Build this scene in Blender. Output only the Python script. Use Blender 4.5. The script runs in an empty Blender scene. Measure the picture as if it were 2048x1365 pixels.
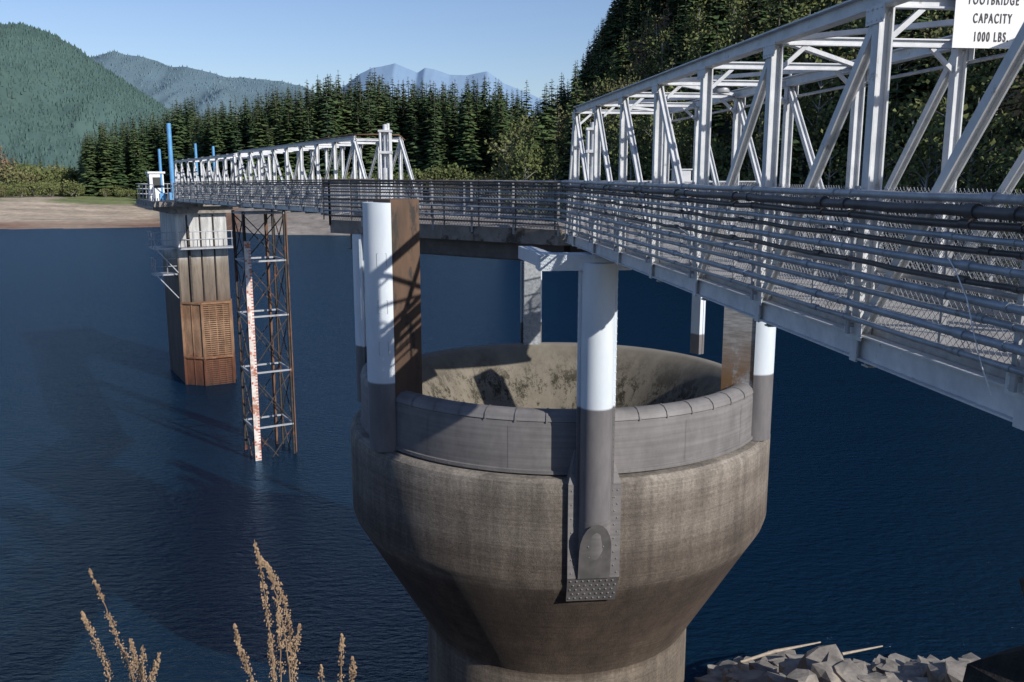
import bpy, math, random
from mathutils import Vector, noise
random.seed(7)
R=random.random
def U(a,b): return a+(b-a)*R()
E=14.0; PITCH=math.radians(10.5); F=1790.0
scene=bpy.context.scene
# ---------------------------------------------------------------- helpers
def px(x,y,Y):
    u=(x-1024)/F; v=(y-682.5)/F; c=math.cos(PITCH); s=math.sin(PITCH)
    d=Vector((u,c-v*s,-s-v*c)); k=Y/d.y
    return Vector((0,0,E))+d*k
def empty(name,loc=(0,0,0)):
    o=bpy.data.objects.new(name,None); o.location=(0,0,0); scene.collection.objects.link(o); return o
class MB:
    def __init__(s): s.v=[]; s.f=[]; s.m=[]; s.sm=[]
    def add(s,vs,fs,mi=0,smooth=False):
        b=len(s.v); s.v.extend([tuple(p) for p in vs])
        for f in fs: s.f.append(tuple(b+i for i in f)); s.m.append(mi); s.sm.append(smooth)
    def obj(s,name,mats,parent=None):
        me=bpy.data.meshes.new(name); me.from_pydata(s.v,[],s.f)
        for m in (mats if isinstance(mats,(list,tuple)) else [mats]): me.materials.append(m)
        me.polygons.foreach_set("material_index",s.m); me.polygons.foreach_set("use_smooth",s.sm)
        me.update()
        o=bpy.data.objects.new(name,me); scene.collection.objects.link(o)
        if parent: o.parent=parent
        return o
    def hexa(s,c8,mi=0):
        s.add(c8,[(0,3,2,1),(4,5,6,7),(0,1,5,4),(1,2,6,5),(2,3,7,6),(3,0,4,7)],mi)
    def beam(s,p,q,w,h,up=(0,0,1),mi=0):
        p=Vector(p);q=Vector(q);d=(q-p).normalized();u=Vector(up)
        x=d.cross(u)
        if x.length<1e-4: x=d.cross(Vector((1,0,0)))
        x.normalize(); y=x.cross(d).normalized()
        x=x*w/2;y=y*h/2
        s.hexa([p-x-y,p+x-y,p+x+y,p-x+y,q-x-y,q+x-y,q+x+y,q-x+y],mi)
    def ibeam(s,p,q,w,h,up=(0,0,1),t=.014,mi=0):
        p=Vector(p);q=Vector(q);d=(q-p).normalized();u=Vector(up)
        x=d.cross(u).normalized(); y=x.cross(d).normalized()
        s.beam(p+y*(h/2-t/2),q+y*(h/2-t/2),w,t,y,mi)
        s.beam(p-y*(h/2-t/2),q-y*(h/2-t/2),w,t,y,mi)
        s.beam(p,q,t,h-2*t,y,mi)
    def box(s,c,sx,sy,sz,ang=0,mi=0):
        c=Vector(c);ex=Vector((math.cos(ang),math.sin(ang),0))*sx/2;ey=Vector((-math.sin(ang),math.cos(ang),0))*sy/2;ez=Vector((0,0,sz/2))
        s.hexa([c-ex-ey-ez,c+ex-ey-ez,c+ex+ey-ez,c-ex+ey-ez,c-ex-ey+ez,c+ex-ey+ez,c+ex+ey+ez,c-ex+ey+ez],mi)
    def tube(s,pts,r,n=8,mi=0,cap=True):
        pts=[Vector(p) for p in pts]; rs=r if isinstance(r,(list,tuple)) else [r]*len(pts)
        vs=[];fs=[]
        for i,p in enumerate(pts):
            a=pts[max(i-1,0)];b=pts[min(i+1,len(pts)-1)];d=(b-a).normalized()
            up=Vector((0,0,1)) if abs(d.z)<.9 else Vector((1,0,0))
            x=d.cross(up).normalized();y=x.cross(d)
            for k in range(n):
                t=2*math.pi*k/n; vs.append(p+(x*math.cos(t)+y*math.sin(t))*rs[i])
        for i in range(len(pts)-1):
            for k in range(n):
                a=i*n+k;b=i*n+(k+1)%n; fs.append((a,b,b+n,a+n))
        s.add(vs,fs,mi,True)
        if cap:
            m=len(pts)-1
            s.add([vs[k] for k in range(n)],[tuple(range(n))[::-1]],mi)
            s.add([vs[m*n+k] for k in range(n)],[tuple(range(n))],mi)
    def wire(s,p,q,r,mi=0):
        p=Vector(p);q=Vector(q);d=(q-p).normalized()
        up=Vector((0,0,1)) if abs(d.z)<.9 else Vector((1,0,0))
        x=d.cross(up).normalized();y=x.cross(d)
        o=[x*r,(-x*.5+y*.87)*r,(-x*.5-y*.87)*r]
        s.add([p+a for a in o]+[q+a for a in o],[(0,1,4,3),(1,2,5,4),(2,0,3,5)],mi)
    def prism(s,poly,z0,z1,mi=0):
        n=len(poly)
        s.add([(a,b,z0) for a,b in poly]+[(a,b,z1) for a,b in poly],
              [tuple(range(n))[::-1],tuple(range(n,2*n))]+[(i,(i+1)%n,n+(i+1)%n,n+i) for i in range(n)],mi)
    def chain(s,p,q,z0p,z1p,z0q,z1q,sp,r,mi=0):
        p=Vector((p[0],p[1],0));q=Vector((q[0],q[1],0));L=(q-p).length
        H=z1p-z0p
        def pt(a,h):
            t=a/L; z0=z0p+(z0q-z0p)*t; P=p.lerp(q,t); return Vector((P.x,P.y,z0+h))
        a=-H
        while a<L:
            a0,h0,a1,h1=a,0,a+H,H
            if a0<0: h0=-a0;a0=0
            if a1>L: h1=H-(a1-L);a1=L
            if h1>h0:
                s.wire(pt(a0,h0),pt(a1,h1),r,mi); s.wire(pt(a0,H-h0),pt(a1,H-h1),r,mi)
            a+=sp
    def revolve(s,cx,cy,prof,a0,a1,n,mi=0,smooth=True):
        m=len(prof);vs=[];fs=[]
        for i in range(n+1):
            t=a0+(a1-a0)*i/n;c=math.cos(t);k=math.sin(t)
            for r,z in prof: vs.append((cx+r*c,cy+r*k,z))
        for i in range(n):
            for j in range(m-1):
                fs.append((i*m+j,(i+1)*m+j,(i+1)*m+j+1,i*m+j+1))
        s.add(vs,fs,mi,smooth)
    def dome(s,c,nrm,r,mi=0):
        c=Vector(c);nrm=Vector(nrm).normalized();up=Vector((0,0,1)) if abs(nrm.z)<.9 else Vector((1,0,0))
        x=nrm.cross(up).normalized();y=x.cross(nrm)
        vs=[];n=6
        for k in range(n):
            t=2*math.pi*k/n; vs.append(c+(x*math.cos(t)+y*math.sin(t))*r)
        for k in range(n):
            t=2*math.pi*k/n; vs.append(c+(x*math.cos(t)+y*math.sin(t))*r*.65+nrm*r*.6)
        vs.append(c+nrm*r*.8)
        s.add(vs,[(k,(k+1)%n,n+(k+1)%n,n+k) for k in range(n)]+[(n+k,n+(k+1)%n,2*n) for k in range(n)],mi,True)

# ---------------------------------------------------------------- materials
def newmat(name):
    m=bpy.data.materials.new(name);m.use_nodes=True
    nt=m.node_tree;return m,nt,nt.nodes["Principled BSDF"]
def nd(nt,t,**kw):
    n=nt.nodes.new(t)
    for k,v in kw.items(): setattr(n,k,v)
    return n
def ramp(nt,stops,inp=None,interp='LINEAR'):
    r=nd(nt,"ShaderNodeValToRGB");cr=r.color_ramp;cr.interpolation=interp
    while len(cr.elements)<len(stops): cr.elements.new(.5)
    for e,(p,c) in zip(cr.elements,stops):
        e.position=p; e.color=(c[0],c[1],c[2],1) if isinstance(c,(tuple,list)) else (c,c,c,1)
    if inp: nt.links.new(inp,r.inputs[0])
    return r
def coords(nt,scale=(1,1,1)):
    tc=nd(nt,"ShaderNodeNewGeometry");mp=nd(nt,"ShaderNodeMapping");mp.inputs["Scale"].default_value=scale
    nt.links.new(tc.outputs["Position"],mp.inputs[0]);return mp.outputs[0]
def noi(nt,sc,detail=6,rough=.6,scale=(1,1,1)):
    n=nd(nt,"ShaderNodeTexNoise");n.inputs["Scale"].default_value=sc;n.inputs["Detail"].default_value=detail;n.inputs["Roughness"].default_value=rough
    nt.links.new(coords(nt,scale),n.inputs["Vector"]);return n.outputs["Fac"]
def mix(nt,a,b,f,mode='MIX'):
    m=nd(nt,"ShaderNodeMix",data_type='RGBA',blend_type=mode)
    def s(i,v):
        if hasattr(v,'is_output') : nt.links.new(v,m.inputs[i])
        elif isinstance(v,(int,float)): m.inputs[i].default_value=v
        else: m.inputs[i].default_value=(v[0],v[1],v[2],1)
    s(0,f);s(6,a);s(7,b);return m.outputs[2]
def mul(nt,a,b):
    m=nd(nt,"ShaderNodeMath",operation='MULTIPLY');nt.links.new(a,m.inputs[0])
    if hasattr(b,'is_output'): nt.links.new(b,m.inputs[1])
    else: m.inputs[1].default_value=b
    return m.outputs[0]
def bump(nt,b,h,strength=.3,dist=.02):
    n=nd(nt,"ShaderNodeBump");n.inputs["Strength"].default_value=strength;n.inputs["Distance"].default_value=dist
    nt.links.new(h,n.inputs["Height"]);nt.links.new(n.outputs[0],b.inputs["Normal"])
def zfac(nt,z0,z1):
    g=nd(nt,"ShaderNodeNewGeometry");sp=nd(nt,"ShaderNodeSeparateXYZ");nt.links.new(g.outputs["Position"],sp.inputs[0])
    m=nd(nt,"ShaderNodeMapRange");m.inputs["From Min"].default_value=z0;m.inputs["From Max"].default_value=z1
    nt.links.new(sp.outputs["Z"],m.inputs["Value"]);return m.outputs[0]
def simple(name,c1,c2,sc=3,rough=.6,metal=0,scale=(1,1,1),lo=.35,hi=.65,bs=.15,bd=.01,c3=None,c3t=.62,c3sc=1.2,c3scale=(1,1,1)):
    m,nt,b=newmat(name)
    n=noi(nt,sc,8,.65,scale);r=ramp(nt,[(lo,c1),(hi,c2)],n);out=r.outputs[0]
    if c3:
        n2=noi(nt,c3sc,8,.7,c3scale);r2=ramp(nt,[(c3t,0.0),(c3t+.07,1.0)],n2)
        out=mix(nt,out,c3,r2.outputs[0])
    nt.links.new(out,b.inputs["Base Color"]);b.inputs["Roughness"].default_value=rough;b.inputs["Metallic"].default_value=metal
    if bs: bump(nt,b,n,bs,bd)
    return m
M={}
M['truss']=simple("truss_paint",(.46,.48,.50),(.63,.64,.65),4,.45,c3=(.26,.22,.19),c3t=.63,c3sc=5,bs=.05)
M['trussd']=simple("weathered_truss_paint",(.26,.27,.29),(.40,.41,.43),6,.5,c3=(.16,.12,.09),c3t=.62,c3sc=4,bs=.05)
M['galv']=simple("galvanised_steel",(.27,.28,.30),(.40,.41,.43),9,.45,.2,bs=.05)
M['pipe']=simple("conduit_grey",(.19,.215,.25),(.32,.355,.40),5,.42,.15,bs=.05,c3=(.13,.10,.08),c3t=.62,c3sc=3)
M['pipedark']=simple("conduit_black",(.03,.028,.03),(.075,.07,.07),4,.5,bs=.05)
M['pipebrown']=simple("conduit_brown",(.10,.075,.06),(.17,.135,.11),4,.6,bs=.05)
M['rust']=simple("rusty_steel",(.10,.055,.035),(.19,.10,.06),2.5,.85,scale=(1,1,.6),c3=(.03,.02,.015),c3t=.56,bs=.3)
m,nt,b=newmat("rusted_rack")
zf=zfac(nt,0,5.6);nz=noi(nt,1.3,8,.75,(1,1,.5))
a=nd(nt,"ShaderNodeMath",operation='MULTIPLY_ADD');a.inputs[1].default_value=.35;nt.links.new(nz,a.inputs[0]);nt.links.new(zf,a.inputs[2])
rz=ramp(nt,[(.1,(.055,.026,.018)),(.30,(.13,.048,.026)),(.5,(.17,.07,.034)),(.56,(.27,.15,.085)),(.95,(.34,.205,.12)),(1,(.26,.145,.08))],a.outputs[0])
v=ramp(nt,[(.3,.45),(.7,1.35)],noi(nt,3,9,.75,(1,1,.3)));o=mix(nt,rz.outputs[0],v.outputs[0],1,'MULTIPLY')
nt.links.new(o,b.inputs["Base Color"]);b.inputs["Roughness"].default_value=.9;M['rustorange']=m
M['rustside']=simple("rust_streaked_plate",(.06,.038,.026),(.125,.072,.043),2.2,.75,scale=(1,1,.25),c3=(.032,.026,.022),c3t=.52,c3sc=2.6,c3scale=(1,1,.3),bs=.1)
m,nt,b=newmat("streaked_plate")
base=ramp(nt,[(.38,(.20,.195,.185)),(.62,(.38,.38,.38))],noi(nt,5,9,.7,(.5,.5,3.5)))
zf=zfac(nt,E-3.3,E-4.6);rn=ramp(nt,[(.42,0.0),(.5,1.0)],noi(nt,1.6,9,.75,(1,1,.5)))
o=mix(nt,base.outputs[0],(.19,.105,.045),mul(nt,rn.outputs[0],zf))
nt.links.new(o,b.inputs["Base Color"]);b.inputs["Roughness"].default_value=.7;M['streak']=m
M['speck']=simple("speckled_galvanised_plate",(.22,.24,.26),(.40,.42,.44),12,.6,scale=(1,1,1),bs=.05)
M['dark']=simple("dark_iron",(.018,.015,.013),(.05,.04,.035),4,.7,c3=(.17,.06,.03),c3t=.57,c3sc=1.5)
M['blue']=simple("blue_paint",(.09,.27,.52),(.12,.34,.60),4,.4,bs=0)
M['white']=simple("white_paint",(.70,.71,.71),(.80,.80,.80),6,.5,bs=0)
M['board']=simple("gauge_board_paint",(.46,.38,.33),(.72,.68,.64),3,.6,bs=0,c3=(.33,.15,.09),c3t=.54,c3sc=2)
M['black']=simple("stencil_black",(.02,.02,.02),(.035,.035,.035),6,.6,bs=0)
M['deck']=simple("deck_concrete",(.36,.34,.31),(.48,.46,.43),3,.85,c3=(.25,.22,.2),c3t=.6,bs=.3)
M['slab']=simple("slab_concrete",(.17,.15,.13),(.29,.26,.23),2.5,.9,c3=(.07,.06,.05),c3t=.55,c3sc=1.5,bs=.4)
M['steeldk']=simple("painted_beam_grey",(.085,.08,.08),(.14,.13,.13),3,.6,bs=.1)
def pier_mat(name,line):
    m,nt,b=newmat(name)
    n=noi(nt,2.0,8,.6,(1,1,.35));w=ramp(nt,[(.3,(.54,.60,.66)),(.7,(.68,.73,.77))],n)
    g=ramp(nt,[(.3,(.115,.11,.115)),(.7,(.19,.18,.18))],noi(nt,3,8,.7,(1,1,.25)))
    f=zfac(nt,line-.02,line+.02)
    o=mix(nt,g.outputs[0],w.outputs[0],f)
    st=ramp(nt,[(.64,0.0),(.74,1.0)],noi(nt,1.7,9,.75,(1.5,1.5,.2)))
    o=mix(nt,o,(.22,.17,.13),mul(nt,st.outputs[0],.5))
    nt.links.new(o,b.inputs["Base Color"]);b.inputs["Roughness"].default_value=.5
    bump(nt,b,n,.06,.01);return m
M['pier']=pier_mat("pier_paint",E-4.43)
m,nt,b=newmat("spillway_concrete")
zf=zfac(nt,2.0,8.3)
nz=noi(nt,1.0,8,.7,(.35,.35,2.2))
add=nd(nt,"ShaderNodeMath",operation='MULTIPLY_ADD');add.inputs[1].default_value=.12;nt.links.new(nz,add.inputs[0]);
sub=nd(nt,"ShaderNodeMath",operation='SUBTRACT');sub.inputs[1].default_value=.06;nt.links.new(zf,sub.inputs[0]);nt.links.new(sub.outputs[0],add.inputs[2])
rz=ramp(nt,[(.0,(.17,.14,.11)),(.09,(.20,.165,.13)),(.12,(.13,.10,.075)),(.20,(.10,.072,.053)),(.33,(.075,.052,.038)),(.50,(.068,.048,.036)),(.56,(.085,.063,.048)),(.585,(.155,.125,.10)),(.66,(.12,.096,.077)),(.72,(.15,.124,.102)),(.75,(.205,.175,.145)),(.86,(.185,.156,.13)),(.92,(.25,.22,.185)),(1,(.30,.265,.225))],add.outputs[0])
fine=ramp(nt,[(.3,.55),(.7,1.35)],noi(nt,14,9,.78))
o=mix(nt,rz.outputs[0],fine.outputs[0],1.0,'MULTIPLY')
big=ramp(nt,[(.35,.7),(.65,1.2)],noi(nt,.9,6,.6,(1,1,.4)))
o=mix(nt,o,big.outputs[0],1.0,'MULTIPLY')
drip=ramp(nt,[(.35,.72),(.6,1.12)],noi(nt,1.0,7,.7,(3.5,3.5,.22)));o=mix(nt,o,drip.outputs[0],1.0,'MULTIPLY')
pale=ramp(nt,[(.66,0.0),(.70,.5)],noi(nt,6,9,.8,(1.6,1.6,.35)));o=mix(nt,o,(.34,.31,.27),pale.outputs[0])
lay=noi(nt,1.0,6,.7,(.3,.3,22));lr=ramp(nt,[(.35,.78),(.6,1.1)],lay);o=mix(nt,o,lr.outputs[0],1.0,'MULTIPLY')
nt.links.new(o,b.inputs["Base Color"]);b.inputs["Roughness"].default_value=.92
bh=noi(nt,28,9,.8);bump(nt,b,bh,.8,.03)
M['conc']=m
m,nt,b=newmat("bowl_concrete")
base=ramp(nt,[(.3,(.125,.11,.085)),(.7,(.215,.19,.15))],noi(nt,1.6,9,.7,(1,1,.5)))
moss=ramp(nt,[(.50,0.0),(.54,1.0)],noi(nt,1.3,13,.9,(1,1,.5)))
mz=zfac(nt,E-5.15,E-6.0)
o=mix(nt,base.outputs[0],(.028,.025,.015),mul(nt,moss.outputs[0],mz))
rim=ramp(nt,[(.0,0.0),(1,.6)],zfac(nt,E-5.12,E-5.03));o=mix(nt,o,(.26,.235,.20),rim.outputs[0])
nt.links.new(o,b.inputs["Base Color"]);b.inputs["Roughness"].default_value=.95;bump(nt,b,noi(nt,20,9,.8),.5,.03)
M['bowl']=m
m,nt,b=newmat("ring_gate_steel")
base=ramp(nt,[(.3,(.125,.118,.118)),(.7,(.215,.205,.20))],noi(nt,1.6,9,.7,(1,1,.5)))
lr=ramp(nt,[(.4,.88),(.6,1.08)],noi(nt,1,5,.6,(.4,.4,14)))
o=mix(nt,base.outputs[0],lr.outputs[0],1,'MULTIPLY')
nt.links.new(o,b.inputs["Base Color"]);b.inputs["Roughness"].default_value=.62;bump(nt,b,noi(nt,9,8,.7),.12,.01)
M['ring']=m
m,nt,b=newmat("intake_tower_concrete")
zf=zfac(nt,0,12);nz=noi(nt,.8,8,.7,(1,1,.6))
a=nd(nt,"ShaderNodeMath",operation='MULTIPLY_ADD');a.inputs[1].default_value=.12;nt.links.new(nz,a.inputs[0]);nt.links.new(zf,a.inputs[2])
rz=ramp(nt,[(.0,(.05,.038,.03)),(.1,(.085,.065,.052)),(.5,(.12,.09,.07)),(.72,(.20,.165,.13)),(.76,(.26,.23,.195)),(.80,(.46,.46,.45)),(1,(.56,.56,.55))],a.outputs[0])
fine=ramp(nt,[(.35,.55),(.62,1.12)],noi(nt,2.4,9,.75,(1,1,.16)));o=mix(nt,rz.outputs[0],fine.outputs[0],1,'MULTIPLY')
nt.links.new(o,b.inputs["Base Color"]);b.inputs["Roughness"].default_value=.9;bump(nt,b,nz,.3,.05)
M['tower']=m
# water: deep blue body colour under a fresnel reflection
m,nt,b=newmat("lake_water");nt.nodes.remove(b)
out=[n for n in nt.nodes if n.type=='OUTPUT_MATERIAL'][0]
n1=noi(nt,1.0,5,.62,(1.9,4.0,1));n2=noi(nt,.25,3,.5,(1,1.6,1))
ad=nd(nt,"ShaderNodeMath",operation='MULTIPLY_ADD');ad.inputs[1].default_value=1.0;nt.links.new(n2,ad.inputs[0]);nt.links.new(n1,ad.inputs[2])
bp=nd(nt,"ShaderNodeBump");bp.inputs["Strength"].default_value=1.0;bp.inputs["Distance"].default_value=.20;nt.links.new(ad.outputs[0],bp.inputs["Height"])
df=nd(nt,"ShaderNodeBsdfDiffuse");df.inputs[0].default_value=(.0035,.0165,.036,1)
gl=nd(nt,"ShaderNodeBsdfGlossy");gl.inputs["Color"].default_value=(.36,.60,.90,1);gl.inputs["Roughness"].default_value=.07
fr_=nd(nt,"ShaderNodeFresnel");fr_.inputs[0].default_value=1.33
for n_ in(df,gl,fr_): nt.links.new(bp.outputs[0],n_.inputs["Normal"])
ms=nd(nt,"ShaderNodeMixShader");nt.links.new(fr_.outputs[0],ms.inputs[0]);nt.links.new(df.outputs[0],ms.inputs[1]);nt.links.new(gl.outputs[0],ms.inputs[2]);nt.links.new(ms.outputs[0],out.inputs[0])
M['water']=m
m,nt,b=newmat("ground_soil")
at=nd(nt,"ShaderNodeVertexColor",layer_name="Col")
v=ramp(nt,[(.3,.55),(.7,1.35)],noi(nt,.35,10,.75));o=mix(nt,at.outputs[0],v.outputs[0],1,'MULTIPLY')
v=ramp(nt,[(.3,.7),(.7,1.3)],noi(nt,.04,6,.6,(1,3.5,1)));o=mix(nt,o,v.outputs[0],1,'MULTIPLY')
nt.links.new(o,b.inputs["Base Color"]);b.inputs["Roughness"].default_value=.95
bump(nt,b,noi(nt,2,10,.8),.6,.2);M['ground']=m
M['rock']=simple("riprap_rock",(.12,.11,.10),(.31,.28,.245),1.6,.9,bs=.6,bd=.05,c3=(.40,.34,.27),c3t=.58,c3sc=.8)
M['drock']=simple("dark_boulder_rock",(.015,.013,.012),(.045,.04,.035),4,.9,bs=.9,bd=.06)
M['stalk']=simple("dry_stalk",(.15,.095,.055),(.36,.25,.15),20,.8,bs=0)
M['stalkd']=simple("dark_dry_stem",(.05,.035,.025),(.11,.08,.055),20,.8,bs=0)
M['wood']=simple("driftwood",(.28,.23,.17),(.45,.38,.30),6,.8,scale=(1,4,4))
M['bark']=simple("tree_bark",(.07,.055,.045),(.16,.13,.11),4,.9)
M['palebark']=simple("alder_bark",(.22,.21,.19),(.36,.34,.31),4,.9)
def leafmat(name,cols):
    m,nt,b=newmat(name)
    oi=nd(nt,"ShaderNodeObjectInfo");r=ramp(nt,[(i/(len(cols)-1),c) for i,c in enumerate(cols)],oi.outputs["Random"])
    v=ramp(nt,[(.3,.55),(.7,1.4)],noi(nt,.5,4,.7));o=mix(nt,r.outputs[0],v.outputs[0],1,'MULTIPLY')
    nt.links.new(o,b.inputs["Base Color"]);b.inputs["Roughness"].default_value=.75;b.inputs["Specular IOR Level"].default_value=.15
    return m
M['fir']=leafmat("fir_needles",[(.042,.078,.034),(.064,.103,.040),(.086,.122,.047),(.050,.088,.044)])
M['alder']=leafmat("alder_leaves",[(.11,.135,.050),(.14,.155,.060),(.095,.125,.045),(.165,.155,.075)])
M['russet']=leafmat("russet_leaves",[(.19,.13,.075),(.21,.14,.09)])
def hillmat(name,c1,c2,sc):
    m,nt,b=newmat(name)
    r=ramp(nt,[(.35,c1),(.65,c2)],noi(nt,sc,10,.8));v=ramp(nt,[(.35,.85),(.65,1.1)],noi(nt,sc*.12,5,.6))
    o=mix(nt,r.outputs[0],v.outputs[0],1,'MULTIPLY')
    nt.links.new(o,b.inputs["Base Color"]);b.inputs["Roughness"].default_value=1;b.inputs["Specular IOR Level"].default_value=0
    return m
M['hill1']=hillmat("forested_hill",(.062,.108,.105),(.082,.132,.116),.03)  # forest green with bluish aerial haze mixed into the base colour
M['hill2']=hillmat("hazy_forested_hill",(.105,.16,.20),(.125,.185,.215),.015)  # farther ridge, stronger aerial haze painted into its colour
M['hill3']=hillmat("distant_mountain_haze",(.22,.33,.47),(.24,.35,.49),.002)  # blue is distance haze painted as base colour, not rock colour

# ---------------------------------------------------------------- terrain
def sm(a,b,x):
    t=min(1,max(0,(x-a)/(b-a)));return t*t*(3-2*t)
def pl(x,pts):
    if x<=pts[0][0]: return pts[0][1]
    for (a,b),(c,d) in zip(pts,pts[1:]):
        if x<=c: return b+(d-b)*(x-a)/(c-a)
    return pts[-1][1]
SH=[(-2,420),(-.8,300),(-.57,270),(-.36,262),(-.27,225),(-.18,214),(0,205),(.1,185),(.3,140),(.6,95),(1.2,60),(4,40)]
def shoreY(x): return 20.3+3.1*sm(3.5,6.5,x)+.5*noise.noise(Vector((x*.5,3,1)))
def Hf(x,y):
    if y<=0: bank=12.3
    else: bank=max(-7,12.3*(1-y/shoreY(x)))
    d=math.hypot(x,y)
    if y<=1: return bank
    t=x/y; S=pl(t,SH)+8*noise.noise(Vector((t*9,0,0)))
    g=d-S
    if g<0: far=max(-7,g*.15)
    else:
        left=5.6*sm(0,140,g)+2.2*sm(140,420,g)
        cen=12.0*min(1,g/62)+.012*max(0,g-60)
        sl=pl(t,[(0,.0),(.03,.03),(.07,.10),(.115,.25),(.2,.42),(.4,.5),(1,.5)])
        rt=10*min(1,g/30)+sl*max(0,min(g,520)-25)
        wl=1-sm(-.40,-.33,t); wr=sm(.0,.05,t)
        far=left*wl+(1-wl)*(cen*(1-wr)+rt*wr)
        far+=min(1,g/60)*(.8+2*wr)*noise.noise(Vector((x*.02,y*.02,0)))
    return max(bank,far)
az=[];a=-180
while a<180:
    az.append(math.radians(a)); a+= .45 if -38<=a<38 else 5
rs=[.0];r=1.0
while r<12000: rs.append(r); r*=1.045 if r<150 else (1.015 if r<500 else (1.045 if r<1000 else 1.2))
mb=MB();cols=[]
for r_ in rs:
    for a_ in az:
        x=r_*math.sin(a_);y=r_*math.cos(a_);z=Hf(x,y)
        mb.v.append((x,y,z))
        t=x/y if y>1 else 9
        n=noise.noise(Vector((x*.03,y*.06,5)))
        if r_<60: c=(.13,.12,.10)
        else:
            g=r_-pl(t,SH)
            sand=Vector((.44,.355,.26)) if t<-.3 else Vector((.26,.23,.20))
            if t<-.3:
                c=Vector((.21,.11,.065)).lerp(sand,sm(2,40,g+30*n))
                c=c.lerp(Vector((.16,.19,.065)),sm(92,112,g+70*n))
                c=c.lerp(Vector((.04,.06,.025)),sm(150,200,g))
            else:
                c=sand.lerp(Vector((.045,.05,.025)),sm(35,60,g+10*n))
            if t>.05: c=Vector((.03,.035,.02))
        cols.append((c[0],c[1],c[2],1))
na=len(az)
for i in range(len(rs)-1):
    for j in range(na):
        k=(j+1)%na
        mb.f.append((i*na+j,(i+1)*na+j,(i+1)*na+k,i*na+k));mb.m.append(0);mb.sm.append(True)
g=mb.obj("ground",M['ground'])
ca=g.data.color_attributes.new("Col",'FLOAT_COLOR','POINT')
for i,c in enumerate(cols): ca.data[i].color=c
mb=MB();W=9000
mb.add([(-W,-200,0),(W,-200,0),(W,W,0),(-W,W,0)],[(0,1,2,3)])
mb.obj("lake_water",M['water'])

# ---------------------------------------------------------------- hills
def cone(mb,p,h,r,mi=0):
    n=4;a0=U(0,6);vs=[];x,y,z=p
    for k in range(n): vs.append((x+r*math.cos(a0+k*6.283/n),y+r*math.sin(a0+k*6.283/n),z))
    vs.append((x,y,z+h)); mb.add(vs,[(k,(k+1)%n,n) for k in range(n)],mi)
def hill(name,ridge,D,run,mat,seed,amp,ntree,th,base=0):
    mb=MB();NI=220;NJ=40;P=[]
    x0=ridge[0][0];x1=ridge[-1][0]
    for i in range(NI+1):
        xx=x0+(x1-x0)*i/NI; yy=pl(xx,ridge)
        q=px(xx,yy,D);row=[]
        for j in range(NJ+1):
            v=j/NJ
            n=noise.fractal(Vector((q.x/run*5+seed,v*2.2+noise.noise(Vector((q.x/run*3,v,seed))),seed)),1.0,2.0,5)
            n2=abs(noise.noise(Vector((q.x/run*6+.8*v,v*.6,seed+3))))
            z=base+(q.z-base)*(1-v)**1.2+amp*(n-.9*n2)*math.sin(math.pi*v)*min(1,v*3)+amp*.06*noise.noise(Vector((q.x*.02,v*9,seed)))
            row.append(Vector((q.x*(1-.15*v),D-run*v,z)))
        P.append(row)
    for row in P: mb.v.extend([tuple(p) for p in row])
    for i in range(NI):
        for j in range(NJ):
            a=i*(NJ+1)+j; mb.f.append((a,a+1,a+NJ+2,a+NJ+1));mb.m.append(0);mb.sm.append(True)
    for _ in range(ntree):
        i=R()*(NI-1);j=(R()**1.2)*(NJ-1);a=P[int(i)][int(j)];b=P[int(i)+1][int(j)+1];c=P[int(i)+1][int(j)]
        u=R();w=R();p=a+(c-a)*u+(b-c)*w; h=th*U(.5,1.2); cone(mb,(p.x,p.y,p.z-h*.2),h,h*.38)
    return mb.obj(name,mat)
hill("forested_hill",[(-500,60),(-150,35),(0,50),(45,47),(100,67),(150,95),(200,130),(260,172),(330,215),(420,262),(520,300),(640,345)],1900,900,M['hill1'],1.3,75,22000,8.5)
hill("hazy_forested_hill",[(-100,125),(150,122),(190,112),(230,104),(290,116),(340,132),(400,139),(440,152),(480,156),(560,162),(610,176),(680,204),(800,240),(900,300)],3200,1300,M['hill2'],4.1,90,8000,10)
hill("distant_mountain",[(560,260),(600,215),(650,190),(690,172),(720,148),(745,136),(765,133),(790,127),(812,136),(835,146),(850,136),(868,139),(900,150),(935,151),(958,146),(975,143),(990,154),(1010,168),(1060,188),(1150,230)],9000,3000,M['hill3'],8,30,0,0)

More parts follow.
